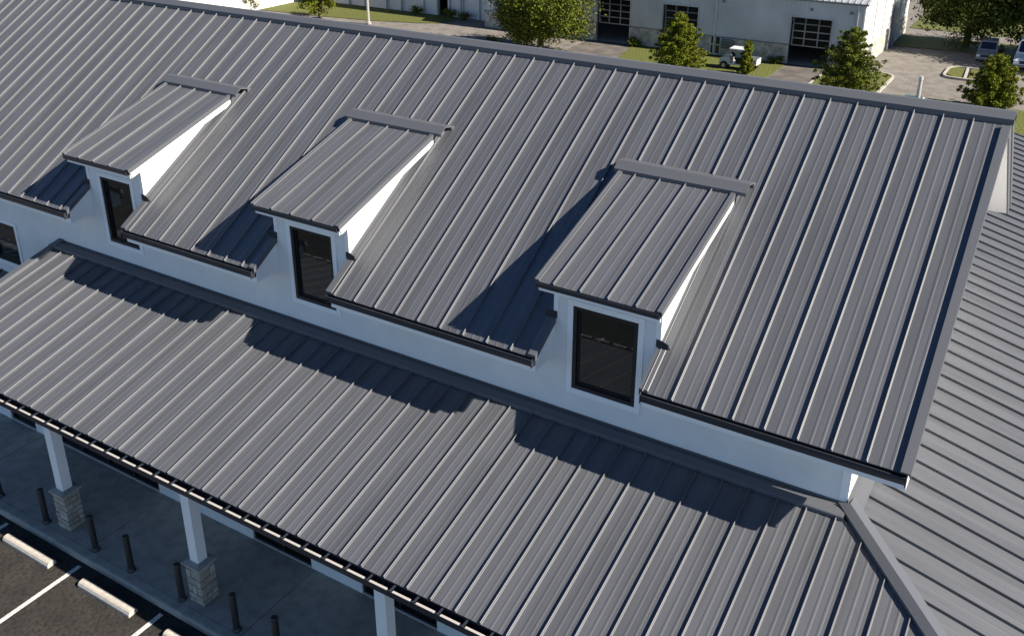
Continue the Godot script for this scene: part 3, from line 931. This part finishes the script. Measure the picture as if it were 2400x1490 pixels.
# ---------------------------------------------------------------- background buildings
func warehouse() -> void:
	var w := thing("warehouse", "pale metal warehouse with three tall sectional doors and sunlit end wall", "building", Vector3.ZERO)
	var x0 := -31.0; var x1 := -9.0; var zf := -34.0; var zb := -45.6
	var yt := -4.36; var yw := -6.6
	var doors := [[-23.5, -21.44], [-19.53, -17.5], [-12.56, -10.5]]
	var holes := []
	for d in doors: holes.append([d[0], -7.7, d[1], -5.22])
	holes.append([-16.72, -7.5, -16.15, -6.66])
	var st := ST()
	wall_holes(st, x0, x1, yw, yt, zf - 0.15, zf, holes)
	obj("front_wall", st, M.siding, w)
	st = ST()
	for q in [[x0, -23.5], [-21.44, -19.53], [-17.5, -12.56], [-10.5, x1]]:
		st = ST()
		wall_holes(st, q[0], q[1], GY - 0.05, yw - 0.04, zf - 0.15, zf + 0.02, holes)
		obj("base_wall", st, M.masonry, w)
	# drip trim between the two, in the runs between doors
	st = ST()
	var xs := [x0, -23.5, -21.44, -19.53, -17.5, -12.56, -10.5, x1]
	for i in range(0, xs.size(), 2):
		box(st, Vector3(xs[i], yw - 0.04, zf - 0.1), Vector3(xs[i + 1], yw, zf + 0.05))
	obj("drip_trim", st, M.fartrim, w)
	# ribs of the siding
	var rib := ST()
	box(rib, Vector3(-0.035, 0, 0), Vector3(0.035, yt - yw - 0.02, 0.018))
	rib.generate_normals()
	var rm := rib.commit()
	var rib2 := ST()
	box(rib2, Vector3(-0.035, 0, 0), Vector3(0.035, yt + 5.20, 0.018))
	rib2.generate_normals()
	var rm2 := rib2.commit()
	var x := x0 + 0.1
	while x < x1:
		var over := false
		for d in doors:
			if x > d[0] - 0.12 and x < d[1] + 0.12: over = true
		if over: put("siding_rib", rm2, M.siding, w, Vector3(x, -5.20, zf))
		else: put("siding_rib", rm, M.siding, w, Vector3(x, yw + 0.005, zf))
		x += 0.225
	# end wall
	st = ST()
	loft(st, [Vector3(x1 - 0.15, yw, zf - 0.15), Vector3(x1 - 0.15, yt, zf - 0.15), Vector3(x1 - 0.15, yt + 1.35, (zf + zb) / 2), Vector3(x1 - 0.15, yt, zb), Vector3(x1 - 0.15, yw, zb)], Vector3(0.15, 0, 0))
	obj("end_wall", st, M.siding, w)
	st = ST()
	box(st, Vector3(x1 - 0.15, GY - 0.05, zb), Vector3(x1 + 0.03, yw - 0.02, zf - 0.15))
	obj("end_base_wall", st, M.masonry, w)
	for z in [-36.4, -38.6, -40.8, -43.0]:
		st = ST()
		box(st, Vector3(x1, yw, z - 0.02), Vector3(x1 + 0.02, yt + 0.2, z + 0.02))
		obj("panel_joint", st, M.fartrim, w)
	# buttress-like ducts on the end wall
	for q in [[-39.95, 0.16, 1.15], [-41.2, 0.2, 2.1]]:
		st = ST()
		box(st, Vector3(x1 + 0.03, GY - 0.05, q[0] - 0.12), Vector3(x1 + q[1], GY + q[2], q[0] + 0.12))
		obj("wall_pier", st, M.fartrim, w)
	st = ST()
	box(st, Vector3(x1 + 0.03, GY, -36.45), Vector3(x1 + 0.05, -6.62, -35.85))
	obj("side_door", st, M.fartrim, w)
	# doors
	for i in 3:
		var d: Array = doors[i]
		var g := part("sectional_door", w)
		var dx0: float = d[0]; var dx1: float = d[1]
		var bot: float = [-6.64, -7.5, -6.68][i]
		var n := 4 if i != 1 else 6
		var hgt: float = (-5.22 - bot) / n
		for r in n:
			var y0 := bot + r * hgt
			st = ST()
			box(st, Vector3(dx0 + 0.05, y0, zf - 0.28), Vector3(dx1 - 0.05, y0 + 0.05, zf - 0.22))
			box(st, Vector3(dx0 + 0.05, y0 + 0.05, zf - 0.28), Vector3(dx0 + 0.11, y0 + hgt - 0.01, zf - 0.22))
			box(st, Vector3(dx1 - 0.11, y0 + 0.05, zf - 0.28), Vector3(dx1 - 0.05, y0 + hgt - 0.01, zf - 0.22))
			for m in [0.33, 0.66]:
				var xm := lerpf(dx0, dx1, m)
				box(st, Vector3(xm - 0.025, y0 + 0.05, zf - 0.28), Vector3(xm + 0.025, y0 + hgt - 0.01, zf - 0.22))
			obj("door_section", st, M.doorrail if r < 3 else M.fartrim, g)
			for m in 3:
				var xa := lerpf(dx0 + 0.08, dx1 - 0.08, m / 3.0); var xb := lerpf(dx0 + 0.08, dx1 - 0.08, (m + 1) / 3.0)
				st = ST()
				box(st, Vector3(xa + 0.02, y0 + 0.05, zf - 0.255), Vector3(xb - 0.02, y0 + hgt - 0.01, zf - 0.25))
				obj("pane", st, M.doorglass, g)
		st = ST()
		box(st, Vector3(dx0 - 0.05, GY, zf + 0.022), Vector3(dx0, -5.2, zf + 0.05))
		box(st, Vector3(dx1, GY, zf + 0.022), Vector3(dx1 + 0.05, -5.2, zf + 0.05))
		box(st, Vector3(dx0 - 0.05, -5.2, zf + 0.022), Vector3(dx1 + 0.05, -5.15, zf + 0.05))
		obj("door_casing", st, M.siding, g)
	# interior shell so that the open doors look into a dark hall
	st = ST()
	box(st, Vector3(x0, GY, zb), Vector3(x1 - 0.15, yt, zb + 0.1))
	box(st, Vector3(x0, GY, zb + 0.1), Vector3(x0 + 0.1, yt, zf - 0.15))
	obj("rear_wall", st, M.garage, w)
	st = ST()
	box(st, Vector3(x0 + 0.1, GY - 0.015, zb + 0.1), Vector3(x1 - 0.15, GY - 0.004, zf - 0.15))
	obj("hall_floor", st, M.concrete, w)
	# window with two lights and an air conditioner beside it
	var wn := part("window", w)
	st = ST()
	for q in [[-16.72, -16.68], [-16.455, -16.415], [-16.19, -16.15]]:
		box(st, Vector3(q[0], -7.5, zf - 0.06), Vector3(q[1], -6.66, zf + 0.03))
	box(st, Vector3(-16.68, -7.08, zf - 0.05), Vector3(-16.19, -7.03, zf + 0.028))
	obj("frame", st, M.siding, wn)
	for q in [-16.68, -16.415]:
		st = ST()
		box(st, Vector3(q, -7.5, zf - 0.04), Vector3(q + 0.225, -6.66, zf - 0.035))
		obj("pane", st, M.carglass, wn)
	# eave and roof
	st = ST()
	box(st, Vector3(x0, yt, zf - 0.1), Vector3(x1 + 0.12, yt + 0.08, zf + 0.14))
	obj("eave_gutter", st, M.fartrim, w)
	for sgn in [1.0, -1.0]:
		st = ST()
		var z0 := (zf + zb) / 2
		var ze := zf + 0.12 if sgn > 0 else zb - 0.12
		prof_x(st, [[z0, yt + 1.46], [ze, yt + 0.09], [ze, yt + 0.03], [z0, yt + 1.40]], x0, x1 + 0.12)
		obj("roof", st, M.metalroof, w)
	var rr := ST()
	prof_x(rr, [[(zf + zb) / 2, yt + 1.50], [zf + 0.12, yt + 0.13], [zf + 0.12, yt + 0.09], [(zf + zb) / 2, yt + 1.46]], -0.02, 0.02)
	rr.generate_normals()
	var rmesh := rr.commit()
	x = x1 + 0.05
	while x > -16.0:
		put("roof_rib", rmesh, M.metalroof, w, Vector3(x, 0, 0))
		x -= 0.3
	for xx in [-9.33, -16.5, -24.0]:
		st = ST()
		box(st, Vector3(xx - 0.03, GY + 0.1, zf + 0.022), Vector3(xx + 0.03, yt, zf + 0.08))
		obj("downspout", st, M.garage, w)
	for xx in [-9.65, -16.13, -11.58, -20.4]:
		st = ST()
		box(st, Vector3(xx - 0.06, -4.82, zf + 0.02), Vector3(xx + 0.06, -4.70, zf + 0.14))
		obj("wall_light", st, M.fartrim, w)
	var ac := thing("air_conditioner", "dark air conditioner box mounted on the warehouse base wall beside its window", "air conditioner", Vector3(-15.76, -7.18, zf + 0.02))
	st = ST()
	box(st, Vector3(-0.3, 0, 0), Vector3(0.3, 0.48, 0.25))
	obj("case", st, M.fartrim, ac)
	st = ST()
	for i in 5: box(st, Vector3(-0.25, 0.06 + i * 0.08, 0.25), Vector3(0.25, 0.09 + i * 0.08, 0.26))
	obj("grille", st, M.dark, ac)

func garage_block() -> void:
	var w := thing("garage_block", "low shaded grey garage block with white posts and open bays behind the lawn", "building", Vector3.ZERO)
	var zf := -35.5
	var st := ST()
	var bays := [[-41.6, -39.85], [-39.6, -38.6], [-38.4, -36.8], [-35.5, -34.7], [-33.6, -32.45]]
	var holes := []
	for q in bays: holes.append([q[0], -7.7, q[1], -6.3])
	wall_holes(st, -46.0, -31.6, GY - 0.05, -4.9, zf - 0.15, zf, holes)
	obj("wall", st, M.garage, w)
	for i in bays.size():
		st = ST()
		var q: Array = bays[i]
		box(st, Vector3(q[0], GY - 0.05, zf - 0.14), Vector3(q[1], -6.3, zf - 0.09))
		for k in 4: box(st, Vector3(q[0], GY + 0.3 * k + 0.28, zf - 0.09), Vector3(q[1], GY + 0.3 * k + 0.295, zf - 0.08))
		if i != 3: obj("bay_door", st, M.garage, w)
	for xp in [-42.9, -39.72, -38.5, -36.66, -35.57, -34.64, -33.77, -32.37]:
		st = ST()
		box(st, Vector3(xp - 0.06, GY, zf + 0.01), Vector3(xp + 0.06, -4.9, zf + 0.13))
		obj("post", st, M.siding, w)
	st = ST()
	box(st, Vector3(-46.0, -6.28, zf + 0.01), Vector3(-31.6, -6.16, zf + 0.06))
	obj("lintel", st, M.siding, w)
	st = ST()
	prof_x(st, [[zf + 0.9, -4.95], [zf + 0.9, -4.8], [zf - 3.5, -3.7], [zf - 8.0, -4.8], [zf - 8.0, -4.95]], -46.2, -31.4)
	obj("roof", st, M.metalroof, w)
	st = ST()
	box(st, Vector3(-46.0, GY, zf - 7.8), Vector3(-31.6, -4.96, zf - 7.65))
	box(st, Vector3(-31.75, GY, zf - 7.65), Vector3(-31.6, -4.96, zf - 0.15))
	box(st, Vector3(-46.0, GY, zf - 7.65), Vector3(-45.85, -4.96, zf - 0.15))
	obj("outer_wall", st, M.garage, w)

func white_block() -> void:
	var w := thing("white_block", "plain white block with sunlit vertical board wall beyond the roof ridge", "building", Vector3.ZERO)
	var st := ST()
	box(st, Vector3(-58, GY - 0.05, -39), Vector3(-46.8, -4.4, -22))
	obj("wall", st, M.farwhite, w)
	st = ST()
	for i in 55: box(st, Vector3(-46.8, GY, -38.9 + i * 0.31), Vector3(-46.785, -4.42, -38.87 + i * 0.31))
	var o := obj("batten", st, M.farwhite, w)
	o.set_meta("kind", "stuff")
	st = ST()
	prof_z(st, [[-46.5, -4.4], [-46.5, -4.3], [-52.4, -3.2], [-58.3, -4.3], [-58.3, -4.4]], -39.3, -21.7)
	obj("roof", st, M.metalroof, w)

# ---------------------------------------------------------------- vehicles and other far things
func wheel(t: Node3D, p: Vector3, r: float, wd: float) -> void:
	var q := part("wheel", t)
	var st := ST()
	cyl(st, p - Vector3(wd / 2, 0, 0), p + Vector3(wd / 2, 0, 0), r, r, 14)
	obj("tyre", st, M.rubber, q)
	st = ST()
	cyl(st, p - Vector3(wd / 2 + 0.005, 0, 0), p + Vector3(wd / 2 + 0.005, 0, 0), r * 0.6, r * 0.6, 12)
	obj("rim", st, M.steel, q)

func car(called: String, at: Vector3, turn: float, s: float, paint: Material, tall: float, label: String, cat: String) -> void:
	var t := thing(called, label, cat, at)
	t.rotation.y = turn
	# faces +z; half width hw, length l
	var hw := 0.66 * s; var l := 3.2 * s
	var st := ST()
	var side := [[-l / 2, 0.22], [l / 2 - 0.06, 0.22], [l / 2, 0.34], [l / 2 - 0.02, 0.56], [l / 2 - 0.16, 0.64], [l / 2 - 0.95, 0.74], [-l / 2 + 0.04, 0.76], [-l / 2, 0.6]]
	var poly := []
	for q in side: poly.append(Vector3(-hw, q[1] * s, q[0]))
	loft(st, poly, Vector3(hw * 2, 0, 0))
	obj("body", st, paint, t)
	# cabin with sloped sides
	st = ST()
	var y0 := 0.75 * s; var y1 := (0.75 + tall) * s
	var zf := l / 2 - 0.98 * s; var zb := -l / 2 + 0.10
	var b := [Vector3(-hw * 0.98, y0 - 0.02, zf), Vector3(hw * 0.98, y0 - 0.02, zf), Vector3(hw * 0.98, y0 - 0.02, zb), Vector3(-hw * 0.98, y0 - 0.02, zb)]
	var u := [Vector3(-hw * 0.82, y1, zf - 0.5 * s), Vector3(hw * 0.82, y1, zf - 0.5 * s), Vector3(hw * 0.82, y1, zb + 0.15), Vector3(-hw * 0.82, y1, zb + 0.15)]
	quad(st, u[0], u[3], u[2], u[1])
	for i in 4:
		var j := (i + 1) % 4
		quad(st, b[i], u[i], u[j], b[j])
	# roof with a little crown
	var c1: Array = []
	for q in u: c1.append(Vector3(q.x * 0.85, q.y + 0.03, lerpf(q.z, (zf + zb) / 2, 0.1)))
	for i in 4:
		var j := (i + 1) % 4
		quad(st, u[i], c1[i], c1[j], u[j])
	quad(st, c1[0], c1[3], c1[2], c1[1])
	obj("cabin", st, paint, t)
	st = ST()
	var off := Vector3(0, 0.012, 0.016)
	quad(st, b[0].lerp(u[0], 0.12) + off + Vector3(0.08, 0, 0), b[0].lerp(u[0], 0.9) + off + Vector3(0.05, 0, 0), b[1].lerp(u[1], 0.9) + off - Vector3(0.05, 0, 0), b[1].lerp(u[1], 0.12) + off - Vector3(0.08, 0, 0))
	obj("windscreen", st, M.carglass, t)
	for sg in [-1.0, 1.0]:
		for k in 2:
			st = ST()
			var bi: Vector3 = b[0] if sg < 0 else b[1]
			var ui: Vector3 = u[0] if sg < 0 else u[1]
			var bj: Vector3 = b[3] if sg < 0 else b[2]
			var uj: Vector3 = u[3] if sg < 0 else u[2]
			var f0 := 0.08 + 0.45 * k; var f1 := 0.48 + 0.44 * k
			var o := Vector3(sg * 0.012, 0.004, 0)
			var p0 := bi.lerp(bj, f0); var p1 := bi.lerp(bj, f1); var q0 := ui.lerp(uj, f0); var q1 := ui.lerp(uj, f1)
			quad(st, p0.lerp(q0, 0.15) + o, p0.lerp(q0, 0.88) + o, p1.lerp(q1, 0.88) + o, p1.lerp(q1, 0.15) + o)
			obj("side_window", st, M.carglass, t)
	st = ST()
	box(st, Vector3(-hw * 0.55, 0.40 * s, l / 2 - 0.02), Vector3(hw * 0.55, 0.55 * s, l / 2 + 0.015))
	obj("grille", st, M.dark, t)
	st = ST()
	box(st, Vector3(-hw * 0.98, 0.24 * s, l / 2 - 0.05), Vector3(hw * 0.98, 0.35 * s, l / 2 + 0.05))
	obj("bumper", st, M.fartrim, t)
	for sg in [-1.0, 1.0]:
		st = ST()
		box(st, Vector3(sg * hw * 0.78 - 0.1 * s, 0.42 * s, l / 2 - 0.03), Vector3(sg * hw * 0.78 + 0.1 * s, 0.55 * s, l / 2 + 0.02))
		obj("headlight", st, M.lamp, t)
		st = ST()
		box(st, Vector3(sg * hw * 1.12 - 0.06, 0.78 * s, zf - 0.12), Vector3(sg * hw * 1.12 + 0.06, 0.92 * s, zf - 0.04))
		obj("mirror", st, M.dark, t)
		for zz in [l * 0.3, -l * 0.3]:
			wheel(t, Vector3(sg * (hw - 0.06), 0.24 * s, zz), 0.24 * s, 0.16 * s)

func cart() -> void:
	var t := thing("utility_cart", "small white utility cart with flat white roof parked on the lawn", "cart", Vector3(-14.25, GY, -31.6))
	var st := ST()
	box(st, Vector3(-0.46, 1.0, -0.36), Vector3(0.42, 1.06, 0.36))
	obj("roof", st, M.carwhite, t)
	for q in [[-0.4, -0.3], [-0.4, 0.3], [0.36, -0.3], [0.36, 0.3]]:
		st = ST()
		cyl(st, Vector3(q[0], 0.5, q[1]), Vector3(q[0], 1.0, q[1]), 0.022, 0.022, 6)
		obj("roof_post", st, M.steel, t)
	st = ST()
	prof_z(st, [[-0.95, 0.24], [-0.95, 0.44], [-0.88, 0.55], [-0.62, 0.62], [-0.42, 0.56], [-0.38, 0.32], [0.32, 0.32], [0.32, 0.24]], -0.33, 0.33)
	obj("body", st, M.carwhite, t)
	st = ST()
	box(st, Vector3(-0.1, 0.32, -0.3), Vector3(0.22, 0.5, 0.3))
	box(st, Vector3(0.18, 0.5, -0.3), Vector3(0.27, 0.82, 0.3))
	obj("seat", st, M.dark, t)
	st = ST()
	box(st, Vector3(0.34, 0.34, -0.34), Vector3(0.98, 0.38, 0.34))
	for k in 2:
		var zz := -0.34 + 0.66 * k
		for i in 2: box(st, Vector3(0.34, 0.42 + 0.12 * i, zz), Vector3(0.98, 0.51 + 0.12 * i, zz + 0.02))
	for i in 2: box(st, Vector3(0.96, 0.42 + 0.12 * i, -0.32), Vector3(0.98, 0.51 + 0.12 * i, 0.32))
	obj("cargo_bed", st, M.carwhite, t)
	for sg in [-1.0, 1.0]:
		st = ST()
		cyl(st, Vector3(-0.96, 0.4, sg * 0.22), Vector3(-0.93, 0.4, sg * 0.22), 0.05, 0.05, 10)
		obj("headlight", st, M.lamp, t)
		for xx in [-0.68, 0.66]:
			var q := part("wheel", t)
			st = ST()
			cyl(st, Vector3(xx, 0.2, sg * 0.34 - 0.08), Vector3(xx, 0.2, sg * 0.34 + 0.08), 0.2, 0.2, 14)
			obj("tyre", st, M.rubber, q)
			st = ST()
			cyl(st, Vector3(xx, 0.2, sg * 0.34 - 0.085), Vector3(xx, 0.2, sg * 0.34 + 0.085), 0.1, 0.1, 10)
			obj("rim", st, M.steel, q)
	st = ST()
	cyl(st, Vector3(-0.42, 0.55, 0.12), Vector3(-0.3, 0.74, 0.12), 0.015, 0.015, 5)
	cyl(st, Vector3(-0.32, 0.72, 0.12), Vector3(-0.28, 0.76, 0.12), 0.13, 0.13, 12)
	obj("steering_wheel", st, M.dark, t)

func far_things() -> void:
	var p := thing("light_pole", "slim pale metal pole standing in the yard before the garage block", "pole", Vector3(-37.45, GY, -30.85))
	var st := ST()
	cyl(st, Vector3.ZERO, Vector3(0, 0.12, 0), 0.16, 0.16, 10)
	obj("footing", st, M.kerb, p)
	st = ST()
	cyl(st, Vector3(0, 0.1, 0), Vector3(0, 5.2, 0), 0.085, 0.06, 10)
	obj("pole", st, M.steel, p)
	st = ST()
	box(st, Vector3(-0.1, 5.2, -0.1), Vector3(0.1, 5.28, 0.6))
	obj("lamp_head", st, M.fartrim, p)
	var v := thing("service_pedestal", "dark teal service box with upright metal pipe behind the ridge of the main roof", "utility box", Vector3(-4.42, GY + 0.52, -22.0))
	st = ST()
	prof_z(st, [[-0.34, -0.52], [-0.34, 1.52], [-0.30, 1.60], [0.14, 1.60], [0.20, 1.52], [0.20, -0.52]], -0.22, 0.22)
	obj("case", st, M.teal, v)
	st = ST()
	box(st, Vector3(-0.38, 1.54, -0.26), Vector3(0.24, 1.66, 0.26))
	obj("lid", st, M.teal, v)
	st = ST()
	cyl(st, Vector3(0.1, 1.66, 0), Vector3(0.1, 2.36, 0), 0.075, 0.065, 10)
	obj("pipe", st, M.steel, v)
	st = ST()
	cyl(st, Vector3(0.1, 2.34, 0), Vector3(0.1, 2.46, 0), 0.09, 0.07, 10)
	obj("pipe_cap", st, M.steel, v)
	st = ST()
	cyl(st, Vector3(0.22, 1.62, 0.0), Vector3(0.95, 1.12, 0.0), 0.11, 0.11, 8)
	obj("slanted_pipe", st, M.steel, v)
	car("parked_car", Vector3(-3.95, GY, -40.6), 0.05, 0.72, M.carsilver, 0.52, "silver grey car parked in tree shade beside the white van", "car")
	car("parked_van", Vector3(-1.95, GY, -39.9), 0.03, 0.95, M.carwhite, 0.62, "white van facing the roof, parked under the tall trees", "van")
	cart()

# ---------------------------------------------------------------- scene
func _ready() -> void:
	rng.seed = 20240
	# camera
	var cam := Camera3D.new()
	cam.name = "camera"
	add_child(cam)
	var near := 0.1
	var fpx := 2254.76
	cam.position = Vector3(0.910, 3.9502, 14.9085) * K
	cam.rotation = Vector3(-0.4039, 0.5502, 0.0)
	cam.set_frustum(1490.0 / fpx * near, Vector2(0, -206.5 / fpx * near), near, 1500.0)
	cam.current = true
	# sky, sun, exposure
	var env := Environment.new()
	env.background_mode = Environment.BG_SKY
	var sky := Sky.new()
	var sm := ProceduralSkyMaterial.new()
	sm.sky_top_color = Color(0.09, 0.20, 0.36)
	sm.sky_horizon_color = Color(0.66, 0.79, 0.90)
	sm.sky_curve = 0.16
	sm.ground_bottom_color = Color(0.16, 0.15, 0.13)
	sm.ground_horizon_color = Color(0.46, 0.46, 0.44)
	sm.sun_angle_max = 0.0
	sky.sky_material = sm
	env.sky = sky
	env.background_energy_multiplier = 1.0
	env.tonemap_mode = Environment.TONE_MAPPER_LINEAR
	env.tonemap_exposure = 2.5
	env.sdfgi_enabled = true
	env.ssao_enabled = true
	env.ssil_enabled = true
	var we := WorldEnvironment.new()
	we.name = "environment"
	we.environment = env
	add_child(we)
	var sun := DirectionalLight3D.new()
	sun.name = "sun"
	sun.light_energy = 1.6
	sun.light_color = Color(1.0, 0.955, 0.895)
	sun.light_angular_distance = 0.5
	sun.shadow_enabled = true
	add_child(sun)
	sun.look_at_from_position(Vector3.ZERO, Vector3(-1.32, -1.0, 0.15), Vector3.UP)
	materials()
	ground()
	main_building()
	warehouse()
	garage_block()
	white_block()
	front_things()
	far_things()
	trees()
